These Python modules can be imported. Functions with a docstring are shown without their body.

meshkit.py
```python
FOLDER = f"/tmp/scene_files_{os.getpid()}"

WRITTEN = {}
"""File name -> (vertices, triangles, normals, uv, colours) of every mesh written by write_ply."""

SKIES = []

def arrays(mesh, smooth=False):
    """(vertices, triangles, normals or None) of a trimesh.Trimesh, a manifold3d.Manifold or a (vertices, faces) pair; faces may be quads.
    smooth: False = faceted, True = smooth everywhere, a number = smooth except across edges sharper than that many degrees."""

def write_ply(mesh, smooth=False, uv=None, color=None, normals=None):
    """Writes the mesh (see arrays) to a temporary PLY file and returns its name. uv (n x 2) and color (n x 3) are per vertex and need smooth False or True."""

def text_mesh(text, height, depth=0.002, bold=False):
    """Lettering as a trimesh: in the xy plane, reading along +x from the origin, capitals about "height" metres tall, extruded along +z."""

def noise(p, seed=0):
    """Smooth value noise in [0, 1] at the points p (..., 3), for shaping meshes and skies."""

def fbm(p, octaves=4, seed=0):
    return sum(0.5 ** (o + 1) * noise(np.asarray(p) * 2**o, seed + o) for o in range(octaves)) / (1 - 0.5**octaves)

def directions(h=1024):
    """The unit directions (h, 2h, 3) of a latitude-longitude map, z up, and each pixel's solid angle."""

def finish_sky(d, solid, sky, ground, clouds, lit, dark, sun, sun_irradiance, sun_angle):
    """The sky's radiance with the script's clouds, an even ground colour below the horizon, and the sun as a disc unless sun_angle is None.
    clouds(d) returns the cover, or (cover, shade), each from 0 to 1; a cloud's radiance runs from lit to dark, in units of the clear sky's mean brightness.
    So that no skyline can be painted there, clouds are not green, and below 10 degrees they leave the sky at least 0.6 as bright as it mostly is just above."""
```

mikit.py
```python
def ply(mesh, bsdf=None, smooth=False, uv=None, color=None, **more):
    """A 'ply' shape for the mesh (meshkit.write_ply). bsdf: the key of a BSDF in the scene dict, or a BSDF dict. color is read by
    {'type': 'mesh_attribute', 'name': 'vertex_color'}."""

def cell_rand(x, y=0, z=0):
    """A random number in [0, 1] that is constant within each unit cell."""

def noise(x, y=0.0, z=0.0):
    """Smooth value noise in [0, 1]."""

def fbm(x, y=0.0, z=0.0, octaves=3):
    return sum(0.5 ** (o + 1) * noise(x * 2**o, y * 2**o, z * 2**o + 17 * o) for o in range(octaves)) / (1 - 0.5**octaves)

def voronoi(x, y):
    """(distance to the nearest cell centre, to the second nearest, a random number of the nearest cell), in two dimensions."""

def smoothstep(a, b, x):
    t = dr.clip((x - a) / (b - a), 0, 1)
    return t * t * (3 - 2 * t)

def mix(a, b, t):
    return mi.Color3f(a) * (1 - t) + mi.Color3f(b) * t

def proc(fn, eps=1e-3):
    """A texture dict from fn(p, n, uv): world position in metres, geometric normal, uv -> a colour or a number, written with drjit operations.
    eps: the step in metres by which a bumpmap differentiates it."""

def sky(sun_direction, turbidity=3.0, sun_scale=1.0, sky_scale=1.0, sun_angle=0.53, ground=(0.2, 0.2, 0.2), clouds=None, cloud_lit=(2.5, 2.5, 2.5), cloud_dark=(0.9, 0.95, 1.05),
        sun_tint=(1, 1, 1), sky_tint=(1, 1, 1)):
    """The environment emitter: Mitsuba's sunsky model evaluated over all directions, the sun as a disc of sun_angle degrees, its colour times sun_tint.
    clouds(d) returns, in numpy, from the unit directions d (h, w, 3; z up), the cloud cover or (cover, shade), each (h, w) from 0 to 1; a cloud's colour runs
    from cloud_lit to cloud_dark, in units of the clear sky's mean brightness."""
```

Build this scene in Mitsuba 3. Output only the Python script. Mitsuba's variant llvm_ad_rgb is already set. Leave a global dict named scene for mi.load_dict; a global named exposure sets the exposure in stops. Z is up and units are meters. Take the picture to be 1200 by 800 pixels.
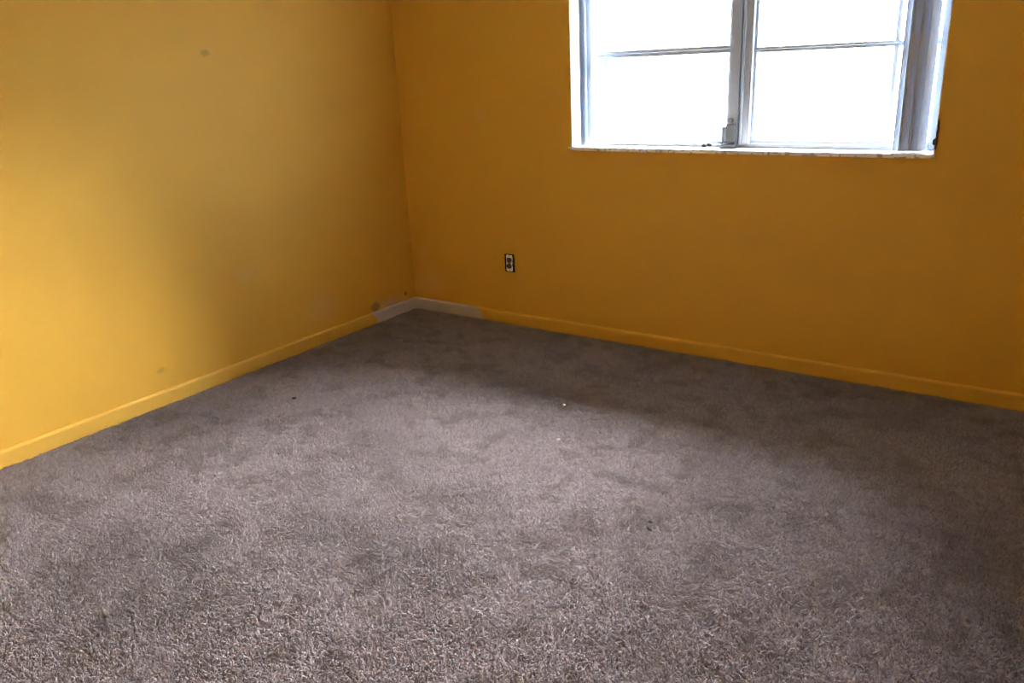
import math, random
import numpy as np, trimesh, shapely.geometry as sg
import drjit as dr
import mitsuba as mi
import mikit, meshkit
from mikit import ply, proc, noise, fbm, smoothstep, mix

random.seed(7)
rng = np.random.default_rng(7)
T = mi.ScalarTransform4f
scene, labels = {}, {}

# ------------------------------------------------------------------ camera, sky, exposure
EYE = np.array([0.0, 0.0, 1.5])
PITCH, ROLL, YAW, FOCAL = 0.3298, -0.0469, 0.6259, 943.3
fw = np.array([-math.sin(YAW) * math.cos(PITCH), math.cos(YAW) * math.cos(PITCH), -math.sin(PITCH)])
rt = np.cross(fw, [0, 0, 1]); rt /= np.linalg.norm(rt)
up = np.cross(rt, fw)
up = -rt * math.sin(ROLL) + up * math.cos(ROLL)
scene['camera'] = {'type': 'perspective', 'fov': 2 * math.degrees(math.atan(600 / FOCAL)), 'fov_axis': 'x', 'near_clip': 0.02,
                   'to_world': T().look_at(EYE.tolist(), (EYE + fw).tolist(), up.tolist())}
exposure = 9.5


# daylight: a sun spread wide by thick haze, low enough to look in under the eave, in a pale sky
scene['sky'] = mikit.sky((0.135, 0.8, 0.49), turbidity=4.0, sun_scale=0.2, sun_angle=59, sky_scale=0.13, sun_tint=(0.78, 0.98, 1.42), sky_tint=(0.92, 1.0, 1.12),
                         ground=(0.3, 0.3, 0.3))

# ------------------------------------------------------------------ room dimensions (carpet top is z = 0)
XL, XR = -3.5626, 1.0
YB, YR = 3.8501, -1.5
ZC = 2.44
WX0, WX1, WZ0, WZ1 = -2.3226, -0.5428, 1.0685, 2.16     # window opening
YOUT = YB + 0.21                                        # outer face of the back wall
YG = YB + 0.15                                          # plane of the glass
SLAB = -0.012                                           # floor under the pile
BT = 0.013                                              # baseboard thickness


# ------------------------------------------------------------------ helpers
def box(x0, x1, y0, y1, z0, z1):
    m = trimesh.creation.box((x1 - x0, y1 - y0, z1 - z0))
    m.apply_translation(((x0 + x1) / 2, (y0 + y1) / 2, (z0 + z1) / 2))
    return m


def rbox(x0, x1, y0, y1, z0, z1, r=0.003):
    """Box with chamfered edges."""
    r = min(r, 0.45 * min(x1 - x0, y1 - y0, z1 - z0))
    pts = []
    for sx, sy, sz in np.ndindex(2, 2, 2):
        c = np.array([(x0, x1)[sx], (y0, y1)[sy], (z0, z1)[sz]])
        s = np.array([1 - 2 * sx, 1 - 2 * sy, 1 - 2 * sz])
        for k in range(3):
            q = c + s * r
            q[k] = c[k]
            pts.append(q)
    return trimesh.convex.convex_hull(np.array(pts))


def cat(*ms):
    return trimesh.util.concatenate([m for m in ms])


def cyl(r, p0, p1, n=20):
    return trimesh.creation.cylinder(radius=r, segment=[p0, p1], sections=n)


def plate_y(poly, y0, y1):
    """shapely polygon in (x, z) extruded along y from y0 to y1."""
    m = trimesh.creation.extrude_polygon(poly, y1 - y0, engine='earcut')
    v = m.vertices.copy()
    m.vertices = np.stack([v[:, 0], y1 - v[:, 2], v[:, 1]], 1)
    return m


def put(key, mesh, bsdf, label=None, category=None, group=None, kind=None, smooth=False, **more):
    scene[key] = ply(mesh, bsdf, smooth=smooth, **more)
    tag(key, label, category, group, kind)
    return key


def tag(key, label=None, category=None, group=None, kind=None):
    d = {k: v for k, v in dict(label=label, category=category, group=group, kind=kind).items() if v}
    if d:
        labels[key] = d


def num(name, i):
    return name if i == 0 else f'{name}_{i:03d}'


# ------------------------------------------------------------------ materials
YELLOW = (0.64, 0.375, 0.055)
YELLOW_TRIM = (0.62, 0.38, 0.066)
PRIMER = (0.50, 0.47, 0.53)


def gauss2(a, b, a0, b0, ra, rb):
    return dr.exp(-(dr.square((a - a0) / ra) + dr.square((b - b0) / rb)))


def blot(a, b, a0, b0, ra, rb, soft=0.35):
    """Hard-edged uneven spot, 1 inside."""
    w = noise(a * 90, b * 90) * 0.5
    return 1 - smoothstep(1 - soft, 1 + soft, dr.sqrt(dr.square((a - a0) / ra) + dr.square((b - b0) / rb)) + w - 0.25)


def wall_base(a, z):
    return mix(YELLOW, (0.585, 0.335, 0.047), 0.55 * fbm(a * 1.7 + 11, z * 1.7, 3.0))


def wall_left_fn(p, n, uv):
    y, z = p.y, p.z
    c = wall_base(y, z)
    c = mix(c, PRIMER, 0.40 * blot(y, z, 3.60, 0.08, 0.11, 0.035, 0.8))                    # primer brushed past the trim
    c = mix(c, (0.66, 0.45, 0.20), 0.35 * blot(y, z, 3.05, 0.20, 0.10, 0.07, 0.9))          # pale rubbed spots
    c = mix(c, (0.66, 0.45, 0.20), 0.25 * blot(y, z, 2.55, 0.52, 0.05, 0.04, 0.9))
    c = mix(c, (0.30, 0.19, 0.10), 0.80 * blot(y, z, 3.475, 0.094, 0.036, 0.031, 0.3))     # grey-brown scuff
    c = mix(c, (0.30, 0.19, 0.06), 0.55 * blot(y, z, 2.522, 1.622, 0.022, 0.016, 0.5))
    c = mix(c, (0.30, 0.19, 0.06), 0.40 * blot(y, z, 1.99, 0.169, 0.020, 0.012, 0.5))
    return c


def wall_back_fn(p, n, uv):
    x, z = p.x, p.z
    c = wall_base(x + 7, z)
    c = mix(c, (0.66, 0.50, 0.28), 0.40 * blot(x, z, -3.40, 0.19, 0.10, 0.07, 0.9))         # spackle haze near the corner
    c = mix(c, (0.66, 0.50, 0.28), 0.30 * blot(x, z, -3.47, 0.36, 0.04, 0.04, 0.9))
    c = mix(c, (0.66, 0.50, 0.28), 0.30 * blot(x, z, -2.93, 1.24, 0.035, 0.035, 0.9))
    return c


def orange_peel(p, n, uv):
    return fbm(p.x * 160, p.y * 160, p.z * 160, octaves=2)


def painted(fn, rough=0.6, spec=0.2, bump=0.0007):
    return {'type': 'twosided', 'b': {'type': 'bumpmap', 'scale': bump, 't': proc(orange_peel, 1.5e-3),
            'b': {'type': 'principled', 'base_color': proc(fn), 'roughness': rough, 'specular': spec}}}


def plain(rgb, rough=0.5, spec=0.5, metal=0.0):
    return {'type': 'twosided', 'b': {'type': 'principled', 'base_color': {'type': 'rgb', 'value': list(rgb)}, 'roughness': rough,
                                      'specular': spec, 'metallic': metal}}


def trim_left_fn(p, n, uv):
    w = noise(p.y * 40, p.z * 40) * 0.03
    return mix(mix(YELLOW_TRIM, YELLOW, 0.5 * fbm(p.y * 6, p.z * 30, 1.0)), PRIMER, smoothstep(3.435, 3.465, p.y + w + p.z * 0.5 - 0.03))


def trim_back_fn(p, n, uv):
    w = noise(p.x * 40, p.z * 40) * 0.03
    return mix(mix(YELLOW_TRIM, YELLOW, 0.5 * fbm(p.x * 6, p.z * 30, 1.0)), PRIMER, 1 - smoothstep(-3.015, -2.985, p.x + w + p.z * 0.6 - 0.03))


def sill_fn(p, n, uv):
    vein = fbm(p.x * 14, p.y * 30, p.z * 30)
    c = mix((0.80, 0.79, 0.78), (0.62, 0.60, 0.60), smoothstep(0.5, 0.8, vein))
    chips = smoothstep(0.66, 0.78, noise(p.x * 75, p.z * 60, 4.0)) * (1 - smoothstep(YB - 0.012, YB - 0.008, p.y))
    return mix(c, (0.28, 0.25, 0.24), chips * 0.8)


def jamb_fn(p, n, uv):
    """White plaster return, its paint chipped near the sill on the left side."""
    c = mix((0.82, 0.81, 0.79), (0.76, 0.75, 0.74), fbm(p.y * 20, p.z * 8, 2.0))
    near = gauss2(p.y, p.z, YB + 0.03, 1.20, 0.04, 0.09) * (1 - smoothstep(-2.2, -2.1, p.x))
    chip = smoothstep(0.80, 0.86, noise(p.y * 110, p.z * 75, 7.0) * 0.75 + near * 0.33)
    return mix(c, (0.30, 0.24, 0.20), chip)


CARPET = (0.45, 0.41, 0.43)


def carpet_fn(p, n, uv):
    """Trodden pile: soft blotches of wear and soil, painted-in nap shading, every tuft a little different."""
    x, y = p.x, p.y
    wx, wy = x + 0.25 * noise(x * 3, y * 3, 8.0), y + 0.25 * noise(x * 3, y * 3, 4.0)
    big = fbm(wx * 1.6 + 3, wy * 1.6, 1.0, octaves=3)
    mid = fbm(wx * 4.5 + 1.5, wy * 7.0 + 9, 2.0, octaves=4)
    dirt = fbm(x * 11, y * 14 + 5, 6.0, octaves=3)
    tuft = mikit.cell_rand(x * 170, y * 170)
    c = mix(CARPET, (0.335, 0.295, 0.305), smoothstep(0.48, 0.72, mid) * 0.42)
    c = mix(c, (0.52, 0.47, 0.495), smoothstep(0.45, 0.70, big) * 0.5)
    c = mix(c, (0.27, 0.235, 0.23), smoothstep(0.57, 0.70, dirt) * 0.45)
    # nap shading painted into the colour as soft dark blots, mainly left foreground
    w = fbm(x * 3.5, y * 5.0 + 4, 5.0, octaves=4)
    nap_shade = dr.minimum(1, gauss2(x, y, -2.25, 1.05, 0.55, 0.30) + gauss2(x, y, -1.75, 1.62, 0.42, 0.16) + gauss2(x, y, -3.3, 1.9, 0.3, 0.4) + 0.8 * gauss2(x, y, -2.1, 2.95, 0.6, 0.2))
    c = c * (1 - 0.20 * smoothstep(0.15, 0.95, nap_shade * (0.45 + 1.4 * w)))
    return c * (0.74 + 0.52 * tuft)


scene['mat_wall_left'] = painted(wall_left_fn)
scene['mat_wall_back'] = painted(wall_back_fn)
scene['mat_wall_plain'] = plain((0.61, 0.355, 0.05), 0.55, 0.3)
scene['mat_ceiling'] = plain((0.60, 0.59, 0.57), 0.9, 0.1)
scene['mat_trim_left'] = painted(trim_left_fn, 0.5, 0.25, 0.0003)
scene['mat_trim_back'] = painted(trim_back_fn, 0.5, 0.25, 0.0003)
scene['mat_trim_plain'] = plain(YELLOW_TRIM, 0.4, 0.45)
scene['mat_slab'] = plain((0.22, 0.19, 0.18), 0.9, 0.1)
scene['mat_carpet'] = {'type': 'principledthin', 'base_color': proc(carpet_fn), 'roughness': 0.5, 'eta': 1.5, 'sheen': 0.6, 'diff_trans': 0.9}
scene['mat_sill'] = {'type': 'twosided', 'b': {'type': 'principled', 'base_color': proc(sill_fn), 'roughness': 0.35, 'specular': 0.5}}
scene['mat_jamb'] = {'type': 'twosided', 'b': {'type': 'principled', 'base_color': proc(jamb_fn), 'roughness': 0.5, 'specular': 0.4}}
scene['mat_aluminium'] = plain((0.34, 0.40, 0.49), 0.42, 0.5, 0.0)
scene['mat_latch'] = plain((0.15, 0.18, 0.21), 0.4, 0.5, 0.3)
scene['mat_dark_metal'] = plain((0.012, 0.012, 0.013), 0.7, 0.1)
scene['mat_rust'] = plain((0.10, 0.055, 0.05), 0.8, 0.2)
scene['mat_glass'] = {'type': 'thindielectric', 'int_ior': 1.5}
scene['mat_vane'] = {'type': 'principledthin', 'base_color': {'type': 'rgb', 'value': [0.56, 0.62, 0.70]}, 'roughness': 0.5, 'diff_trans': 0.22}
scene['mat_plastic_white'] = plain((0.8, 0.8, 0.79), 0.4)
scene['mat_strap'] = plain((0.85, 0.82, 0.80), 0.5, 0.5, 0.25)
scene['mat_receptacle'] = plain((0.10, 0.085, 0.08), 0.35, 0.5)
scene['mat_black'] = plain((0.012, 0.010, 0.010), 0.6, 0.3)
scene['mat_brass'] = plain((0.62, 0.55, 0.40), 0.4, 0.5, 0.8)
scene['mat_lint'] = plain((0.85, 0.84, 0.82), 0.9, 0.1)
scene['mat_crumb'] = plain((0.035, 0.028, 0.025), 0.8, 0.2)
scene['mat_soffit'] = plain((0.75, 0.75, 0.73), 0.8, 0.2)
scene['mat_ground'] = plain((0.25, 0.25, 0.22), 0.9, 0.1)

# ------------------------------------------------------------------ room shell
wt = 0.2
put('floor', box(XL - wt, XR + wt, YR - wt, YOUT, SLAB - 0.15, SLAB), 'mat_slab', 'floor under wall-to-wall carpet', kind='structure')
put('ceiling', box(XL - wt, XR + wt, YR - wt, YOUT, ZC, ZC + 0.15), 'mat_ceiling', 'white ceiling', kind='structure')
put('wall_left', box(XL - wt, XL, YR - wt, YOUT, SLAB, ZC), 'mat_wall_left', 'long ochre-yellow wall on the left with scuffs and a nail hole', kind='structure')
put('wall_right', box(XR, XR + wt, YR - wt, YOUT, SLAB, ZC), 'mat_wall_plain', 'ochre-yellow wall to the right of the camera', kind='structure')
put('wall_rear', box(XL, XR, YR - wt, YR, SLAB, ZC), 'mat_wall_plain', 'ochre-yellow wall behind the camera', kind='structure')
opening = sg.Polygon([(WX0, WZ0 - 0.02), (WX1, WZ0 - 0.02), (WX1, WZ1), (WX0, WZ1)])
# outlet hole
OX0, OX1, OZ0, OZ1 = -2.809, -2.737, 0.320, 0.431
hole = sg.box(OX0, OZ0, OX1, OZ1)
wall = sg.box(XL, SLAB, XR, ZC).difference(opening).difference(hole)
put('wall_back', plate_y(wall, YB, YOUT), 'mat_wall_back', 'ochre-yellow wall with the window and the uncovered outlet', kind='structure')


def base_profile(h=0.067 - SLAB, t=BT):
    return sg.Polygon([(0, 0), (t, 0), (t, h - 0.012), (t - 0.002, h - 0.006), (t - 0.006, h - 0.0015), (t - 0.009, h), (0, h)])


def baseboard(key, length, origin, along, out, mat, label):
    m = trimesh.creation.extrude_polygon(base_profile(), length, engine='earcut')
    v = m.vertices
    a, o = np.array(along, float), np.array(out, float)
    m.vertices = np.array(origin) + v[:, 0:1] * o + v[:, 1:2] * np.array([0, 0, 1.0]) + v[:, 2:3] * a
    if np.linalg.det(np.stack([o, [0, 0, 1.0], a])) < 0:
        m.invert()
    put(key, m, mat, label, kind='structure')


baseboard('baseboard_left', YB - YR, (XL, YR, SLAB), (0, 1, 0), (1, 0, 0), 'mat_trim_left', 'yellow painted baseboard along the left wall, bare white at the corner')
baseboard('baseboard_back', XR - XL - BT, (XL + BT, YB, SLAB), (1, 0, 0), (0, -1, 0), 'mat_trim_back', 'yellow painted baseboard under the window, bare white at the corner')
baseboard('baseboard_right', YB - YR - 2 * BT, (XR, YR + BT, SLAB), (0, 1, 0), (-1, 0, 0), 'mat_trim_plain', 'yellow baseboard along the right wall')
baseboard('baseboard_rear', XR - XL - BT, (XL + BT, YR, SLAB), (1, 0, 0), (0, 1, 0), 'mat_trim_plain', 'yellow baseboard along the rear wall')

# nail hole low on the left wall: a dark pit with a raised rim
rim = trimesh.creation.revolve([(0.0, -0.004), (0.0045, -0.004), (0.0055, 0.0008), (0.0085, 0.0004), (0.0085, -0.001)], sections=14)
rim.apply_transform(trimesh.transformations.rotation_matrix(math.pi / 2, (0, 1, 0)))
rim.apply_scale((1, 0.9, 1.25))
rim.apply_translation((XL + 0.0035, 3.755, 0.112))
put('wall_left__nail_hole', rim, 'mat_black', 'dark nail hole')

# ------------------------------------------------------------------ outside: ground, eave
put('ground', box(-30, 30, YOUT, 60, -0.45, -0.25), 'mat_ground', 'pale sunlit paving outside the window', kind='structure')
EAVE = 0.8
put('roof', cat(box(XL - 1.2, XR + 1.2, YR - 0.6, YOUT + EAVE, ZC + 0.16, ZC + 0.3),
                box(XL - 1.2, XR + 1.2, YOUT, YOUT + EAVE, ZC - 0.02, ZC + 0.16)), 'mat_soffit', 'roof slab with deep white eave over the window', kind='structure')

# ------------------------------------------------------------------ window
tag('window_1', 'white aluminium two-bay window above a stone sill, blown out by daylight', kind='structure')
W = 'window_1'
# sill: stone slab with an uneven chipped nose
nx = 120
xs = np.linspace(WX0 - 0.012, WX1 + 0.004, nx)
prof = [(YB + 0.20, 0.0), (YB - 0.008, 0.0), (YB - 0.014, -0.004), (YB - 0.014, -0.017), (YB - 0.008, -0.020), (YB + 0.20, -0.020)]
V, F = [], []
for i, x in enumerate(xs):
    for j, (y, z) in enumerate(prof):
        k = 0.0035 if j in (2, 3) else (0.002 if j in (1, 4) else 0)
        a = meshkit.noise(np.array([x * 60, j * 3.1, 0.5])) - 0.5
        b = meshkit.noise(np.array([x * 45, j * 5.7, 8.5])) - 0.5
        yy = y
        if 0 < j < 5 and (x < WX0 or x > WX1):
            yy = y
        V.append((x, yy + a * k * 2, WZ0 + z + (b * k * 2 if j in (3, 4) else 0)))
P = len(prof)
for i in range(nx - 1):
    for j in range(P):
        a, b = i * P + j, i * P + (j + 1) % P
        c, d = a + P, b + P
        F += [(a, b, d), (a, d, c)]
for i0, flip in ((0, False), ((nx - 1) * P, True)):
    for j in range(1, P - 1):
        t = (i0, i0 + j + 1, i0 + j) if not flip else (i0, i0 + j, i0 + j + 1)
        F.append(t)
sill = trimesh.Trimesh(np.array(V), np.array(F), process=False)
# the slab is let into the opening: behind the wall face it is no wider than the opening
v = sill.vertices.copy()
inside = v[:, 1] > YB - 0.001
v[inside, 0] = np.clip(v[inside, 0], WX0, WX1)
sill.vertices = v
sill.fix_normals()
put(W + '__sill', sill, 'mat_sill', 'white marble sill with a rough chipped front edge', smooth=40)

put(W + '__jamb', rbox(WX0, WX0 + 0.005, YB - 0.0015, YOUT, WZ0, WZ1, 0.001), 'mat_jamb', 'white left return with chipped paint')
put(W + '__jamb_001', rbox(WX1 - 0.005, WX1, YB - 0.0015, YOUT, WZ0, WZ1, 0.001), 'mat_jamb', 'white right return')
put(W + '__head', rbox(WX0 + 0.005, WX1 - 0.005, YB - 0.0015, YOUT, WZ1 - 0.005, WZ1, 0.001), 'mat_jamb')

A = 'mat_aluminium'
fy0, fy1 = YG - 0.028, YG + 0.028
FX0, FX1 = WX0 + 0.005, WX1 - 0.005
FB, FT = WZ0, WZ1 - 0.005
MX0, MX1 = -1.495, -1.383                                # mullion
put(W + '__frame', cat(rbox(FX0, FX0 + 0.04, fy0, fy1, FB, FT), rbox(FX1 - 0.04, FX1, fy0, fy1, FB, FT),
                       rbox(FX0 + 0.04, FX1 - 0.04, fy0, fy1, FT - 0.04, FT), rbox(FX0 + 0.04, FX1 - 0.04, fy0, fy1, FB, FB + 0.014)), A)
put(W + '__mullion', cat(rbox(MX0, MX0 + 0.050, YG - 0.030, YG + 0.03, FB + 0.014, FT - 0.04, 0.002),
                         rbox(MX0 + 0.050, MX0 + 0.066, YG - 0.016, YG + 0.03, FB + 0.014, FT - 0.04, 0.002),
                         rbox(MX0 + 0.066, MX0 + 0.076, YG - 0.048, YG + 0.03, FB + 0.014, FT - 0.04, 0.002),
                         rbox(MX0 + 0.076, MX1, YG - 0.040, YG + 0.03, FB + 0.014, FT - 0.04, 0.003)), A, 'grey aluminium centre mullion')
ZR = 1.522                                              # meeting rail
bays = [(FX0 + 0.04, MX0, -2.195, -2.172, 1.083, 1.098, 1.512, 1.546), (MX1, FX1 - 0.04, -0.768, -0.750, 1.083, 1.107, 1.505, 1.530)]
sash = pane = 0
for b, (x0, x1, s0, s1, zb0, zb1, zm0, zm1) in enumerate(bays):
    for lo, hi in ((FB + 0.014, (zm0 + zm1) / 2), ((zm0 + zm1) / 2, FT - 0.04)):
        lower = lo < 1.2
        ms = [rbox(s0, s1, YG - 0.016, YG + 0.016, lo, hi, 0.002)]
        e = 0.012
        if b == 0:
            ms.append(rbox(x1 - e, x1, YG - 0.014, YG + 0.016, lo, hi, 0.002))
        else:
            ms.append(rbox(x0, x0 + e, YG - 0.014, YG + 0.016, lo, hi, 0.002))
        if lower:
            ms += [rbox(x0, x1, YG - 0.022, YG + 0.016, lo, zb1, 0.003), rbox(x0, x1, YG - 0.030, YG + 0.016, lo, lo + 0.012, 0.002),
                   rbox(x0, x1, YG - 0.016, YG + 0.016, zm0, hi, 0.003)]
        else:
            ms += [rbox(x0, x1, YG - 0.022, YG + 0.016, lo, zm1, 0.003), rbox(x0, x1, YG - 0.016, YG + 0.016, hi - 0.022, hi, 0.003)]
        put(num(W + '__sash', sash), cat(*ms), A)
        sash += 1
        # a single sheet
        q = trimesh.Trimesh([[x0, YG, lo], [x1, YG, lo], [x1, YG, hi], [x0, YG, hi]], [[0, 1, 2], [0, 2, 3]], process=False)
        put(num(W + '__pane', pane), q, 'mat_glass')
        pane += 1

# latch on the left half of the mullion
ly = YG - 0.030
put(W + '__latch', cat(rbox(MX0 - 0.004, MX0 + 0.046, ly - 0.016, ly + 0.0, 1.090, 1.180, 0.004),
                       rbox(MX0 - 0.022, MX0 + 0.0, ly - 0.026, ly - 0.004, 1.092, 1.168, 0.006),
                       rbox(MX0 - 0.040, MX0 - 0.012, ly - 0.022, ly - 0.008, 1.089, 1.099, 0.003),
                       cyl(0.012, (MX0 + 0.016, ly, 1.198), (MX0 + 0.016, ly - 0.012, 1.198))), 'mat_latch', 'grey latch at the foot of the mullion')
# crank operator lying on the sill in front of the mullion
cz = WZ0
put(W + '__crank', cat(rbox(MX0 - 0.02, MX0 + 0.055, YG - 0.085, YG - 0.030, cz, cz + 0.016, 0.005),
                       cyl(0.0045, (MX0 - 0.015, YG - 0.07, cz + 0.012), (MX0 - 0.075, YG - 0.085, cz + 0.014), 10)), 'mat_latch', 'grey crank operator on the sill')
knob = []
for s in (-1, 1):
    w = trimesh.creation.icosphere(subdivisions=2, radius=1.0)
    w.apply_scale((0.013, 0.006, 0.008))
    w.apply_translation((MX0 - 0.082 + s * 0.013, YG - 0.088, cz + 0.012 + (0.003 if s > 0 else -0.002)))
    knob.append(w)
put(W + '__crank__handle', cat(*knob), 'mat_dark_metal', 'dark butterfly handle', smooth=True)

# chipped corner bead at the lower right of the opening
pts = [(WX1 - 0.004, 1.090), (WX1 + 0.004, 1.086), (WX1 + 0.007, 1.12), (WX1 + 0.006, 1.15), (WX1 + 0.008, 1.18), (WX1 + 0.003, 1.215), (WX1 - 0.001, 1.205),
       (WX1 + 0.000, 1.17), (WX1 - 0.003, 1.155), (WX1 - 0.001, 1.135), (WX1 - 0.012, 1.128), (WX1 - 0.012, 1.108), (WX1 - 0.002, 1.104)]
put('wall_back__chipped_edge', plate_y(sg.Polygon(pts), YB - 0.004, YB + 0.001), 'mat_rust', 'dark rusty chip in the wall edge beside the window')


# ------------------------------------------------------------------ vertical blinds, drawn to both sides
def vane_mesh(cx, cy, ang, z0, z1, w=0.089, sag=0.006, t=0.0012, n=8):
    """A gently curved slat; ang: degrees that its width turns away from the wall's normal."""
    s = np.linspace(-w / 2, w / 2, n + 1)
    bow = sag * (1 - (2 * s / w) ** 2)
    front = np.stack([bow, s], 1)
    back = front[::-1] + [t, 0]
    ring = np.vstack([front, back])
    a = math.radians(ang)
    R = np.array([[math.cos(a), math.sin(a)], [-math.sin(a), math.cos(a)]])
    ring = ring @ R.T + [cx, cy]
    m = trimesh.creation.extrude_polygon(sg.Polygon(ring), z1 - z0, engine='earcut')
    m.apply_translation((0, 0, z0))
    return m


VY = YB + 0.055
VZ0, VZ1 = WZ0 + 0.006, WZ1 - 0.05


def blind(key, label, spots, hx0, hx1):
    tag(key, label, 'vertical blind')
    put(key + '__headrail', rbox(hx0, hx1, VY - 0.022, VY + 0.022, WZ1 - 0.045, WZ1 - 0.0055, 0.004), 'mat_plastic_white')
    for i, (x, a) in enumerate(spots):
        put(num(key + '__vane', i), vane_mesh(x, VY, a, VZ0, VZ1), 'mat_vane', smooth=30)
        put(num(key + '__clip', i), rbox(x - 0.004, x + 0.004, VY - 0.006, VY + 0.006, VZ1, WZ1 - 0.045, 0.002), 'mat_plastic_white')


blind('vertical_blind', 'white vertical blind vanes stacked against the left side of the window',
      [(-2.272, -4), (-2.252, -11), (-2.230, -5), (-2.206, -9)], WX0 + 0.006, (WX0 + WX1) / 2 - 0.001)
blind('vertical_blind_001', 'grey shaded vertical blind vanes stacked against the right side of the window',
      [(-0.703, 9), (-0.690, 30), (-0.672, 24), (-0.656, 40), (-0.640, 18), (-0.625, 33), (-0.606, 14)], (WX0 + WX1) / 2 + 0.001, WX1 - 0.006)

# ------------------------------------------------------------------ electrical outlet without its cover plate
O = 'electrical_outlet'
ocx, ocz = (OX0 + OX1) / 2, (OZ0 + OZ1) / 2
tag(O, 'dark duplex outlet without cover plate, set in the yellow wall left of the window', 'outlet')
boxpoly = sg.box(OX0 + 0.001, OZ0 + 0.001, OX1 - 0.001, OZ1 - 0.001)
put(O + '__wall_box', cat(plate_y(boxpoly.difference(boxpoly.buffer(-0.0025, join_style=2)), YB - 0.0005, YB + 0.055), plate_y(boxpoly, YB + 0.055, YB + 0.058)), 'mat_black', 'black recessed box')
strap = sg.box(ocx - 0.0225, ocz - 0.0495, ocx + 0.0225, ocz + 0.0495)
for s in (-1, 1):
    strap = strap.difference(sg.Point(ocx + 0.0, ocz + s * 0.0475).buffer(0.003)).difference(sg.Point(ocx + 0.024, ocz + s * 0.012).buffer(0.006))
put(O + '__mounting_strap', plate_y(strap, YB - 0.003, YB - 0.001), 'mat_strap', 'bright metal strap')
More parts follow.
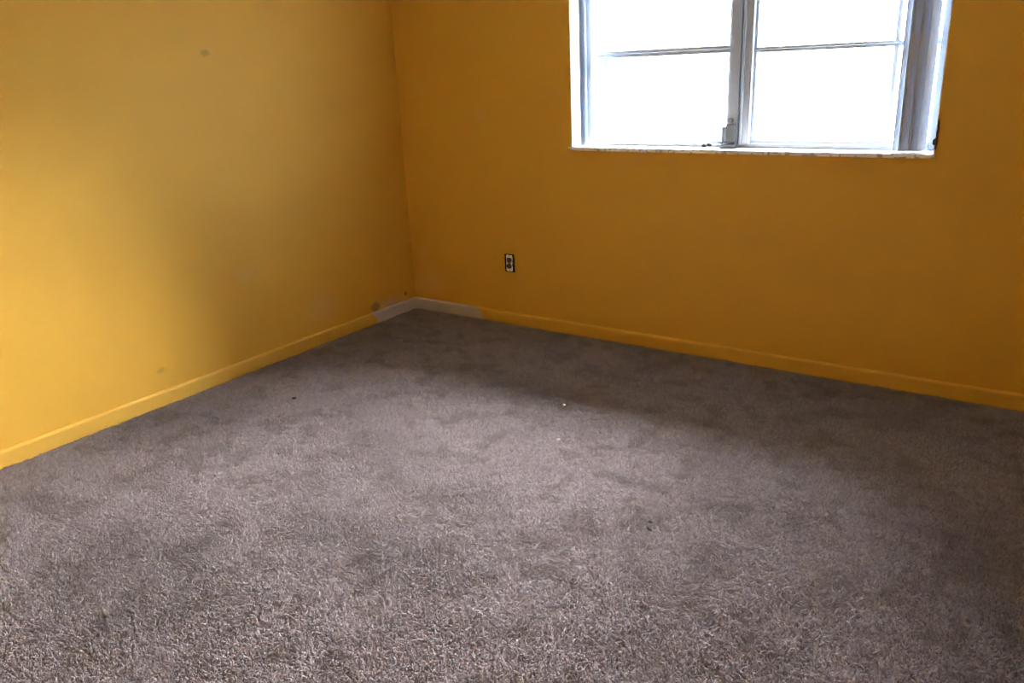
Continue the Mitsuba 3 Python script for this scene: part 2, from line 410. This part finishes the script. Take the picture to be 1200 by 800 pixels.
for i, s in enumerate((1, -1)):
    cz_ = ocz + s * 0.0195
    face = sg.Point(ocx, cz_).buffer(0.0172, 24).intersection(sg.box(ocx - 0.02, cz_ - 0.0143, ocx + 0.02, cz_ + 0.0143))
    holes = [sg.box(ocx - 0.0075, cz_ - 0.003, ocx - 0.0052, cz_ + 0.006), sg.box(ocx + 0.0052, cz_ - 0.002, ocx + 0.0073, cz_ + 0.005),
             sg.Point(ocx, cz_ - 0.0085).buffer(0.0027)]
    f = face
    for hpoly in holes:
        f = f.difference(hpoly)
    r = put(num(O + '__receptacle', i), cat(plate_y(f, YB - 0.0075, YB - 0.003), plate_y(face, YB - 0.0045, YB - 0.003)), 'mat_receptacle', 'dark brown receptacle face')
put(O + '__body', cat(rbox(ocx - 0.009, ocx + 0.009, YB - 0.0062, YB - 0.003, ocz - 0.006, ocz + 0.006, 0.001), rbox(ocx - 0.018, ocx + 0.018, YB - 0.001, YB + 0.028, ocz - 0.034, ocz + 0.034, 0.003)), 'mat_receptacle')
put(O + '__screw', cyl(0.003, (ocx, YB - 0.0062, ocz), (ocx, YB - 0.0075, ocz), 12), 'mat_brass')
for i, s in enumerate((1, -1)):
    put(num(O + '__screw', i + 1), cyl(0.0034, (ocx + s * 0.002, YB - 0.003, ocz + s * 0.0445), (ocx + s * 0.002, YB - 0.005, ocz + s * 0.0445), 12), 'mat_brass')

# ------------------------------------------------------------------ carpet: tufts in one tile, laid side by side
CX0, CX1, CY0, CY1 = XL + BT + 0.004, XR - BT - 0.004, YR + BT + 0.004, YB - BT - 0.004
NXT, NYT = 7, 8
TX, TY = (CX1 - CX0) / NXT, (CY1 - CY0) / NYT
PITCH_T = 0.0059
mx, my = int(round(TX / PITCH_T)), int(round(TY / PITCH_T))
gx, gy = np.meshgrid((np.arange(mx) + 0.5) / mx * TX - TX / 2, (np.arange(my) + 0.5) / my * TY - TY / 2, indexing='ij')
n = mx * my
px = gx.ravel() + rng.uniform(-0.45, 0.45, n) * PITCH_T
py = gy.ravel() + rng.uniform(-0.45, 0.45, n) * PITCH_T
# lean: mostly one way by patches, with a lot of scatter
base = np.stack([px, py, np.zeros(n)], 1)
per = lambda f, s: meshkit.noise(np.stack([px * f, py * f, np.full(n, s)], 1)) - 0.5
lx = rng.normal(0, 0.62, n) + 1.2 * per(28, 1.5)
ly_ = rng.normal(0, 0.62, n) + 1.2 * per(28, 9.5)
h = rng.uniform(0.0070, 0.0115, n) * (0.75 + 0.65 * (per(60, 4.2) + 0.5))
r0 = rng.uniform(0.0021, 0.0031, n)
tw = rng.uniform(0, 2 * math.pi, n)
rings = []
for lev, (fz, fr, fl) in enumerate(((0.0, 0.8, 0.0), (0.55, 1.0, 0.35))):
    for k in range(3):
        a = tw + k * 2 * math.pi / 3 + lev * 0.7
        rings.append(np.stack([px + lx * h * fl + np.cos(a) * r0 * fr, py + ly_ * h * fl + np.sin(a) * r0 * fr, h * fz], 1))
rings.append(np.stack([px + lx * h, py + ly_ * h, h * 0.98], 1))
TV = np.stack(rings, 1).reshape(-1, 3)
tf = []
for k in range(3):
    k2 = (k + 1) % 3
    tf += [(k, k2, 3 + k2), (k, 3 + k2, 3 + k), (3 + k, 3 + k2, 6)]
TF = (np.array(tf)[None] + (np.arange(n) * 7)[:, None, None]).reshape(-1, 3)
# keep every tuft inside its tile so that none enters a baseboard
TV[:, 0] = np.clip(TV[:, 0], -TX / 2, TX / 2)
TV[:, 1] = np.clip(TV[:, 1], -TY / 2, TY / 2)
TV[:, 2] += SLAB
tile = trimesh.Trimesh(TV, TF, process=False)
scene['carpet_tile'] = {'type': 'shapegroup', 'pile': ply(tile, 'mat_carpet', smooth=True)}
i = 0
for a in range(NXT):
    for b in range(NYT):
        i += 1
        m = T().translate([CX0 + (a + 0.5) * TX, CY0 + (b + 0.5) * TY, 0.0]).rotate([0, 0, 1], 180.0 * rng.integers(0, 2))
        scene[f'carpet__{i:03d}'] = {'type': 'instance', 'to_world': m, 'shapegroup': {'type': 'ref', 'id': 'carpet_tile'}}
tag('carpet', 'worn mauve-grey cut pile carpet covering the whole floor', 'carpet', kind='stuff')


# ------------------------------------------------------------------ crumbs and lint lying on the pile
def crumb(key, x, y, size, mat, label, cat_, stretch=(1, 1, 0.6), turn=0.0):
    m = trimesh.creation.icosphere(subdivisions=2, radius=1.0)
    v = m.vertices
    m.vertices = v * (0.75 + 0.5 * meshkit.noise(v * 1.7 + [x * 9, y * 9, 0], 3))[:, None]
    m.apply_scale(np.array(stretch) * size)
    m.apply_transform(trimesh.transformations.rotation_matrix(turn, (0, 0, 1)))
    m.apply_translation((x, y, -m.bounds[0][2] - 0.35 * size * stretch[2]))
    put(key, m, mat, label, cat_, smooth=True)


crumb('carpet_lint', -1.826, 2.914, 0.0075, 'mat_lint', 'white speck of lint on the shaded carpet nearest the window wall', 'lint', (1.0, 0.8, 0.6))
crumb('carpet_lint_001', -1.661, 2.596, 0.006, 'mat_lint', 'white speck of lint at the far edge of the sunlit carpet', 'lint', (1.3, 0.7, 0.5), 0.4)
crumb('carpet_crumb', -3.027, 2.340, 0.009, 'mat_crumb', 'dark crumb on the carpet beside the left wall', 'crumb', (1.2, 0.9, 0.5), 0.7)
crumb('carpet_crumb_001', -1.047, 2.207, 0.006, 'mat_crumb', 'small dark crumb in the sunlit carpet, the farther one of two close together', 'crumb', (1.4, 0.8, 0.5), 0.2)
crumb('carpet_crumb_002', -1.030, 2.163, 0.008, 'mat_crumb', 'long dark crumb in the sunlit carpet, the nearer one of two close together', 'crumb', (1.7, 0.55, 0.45), -0.5)
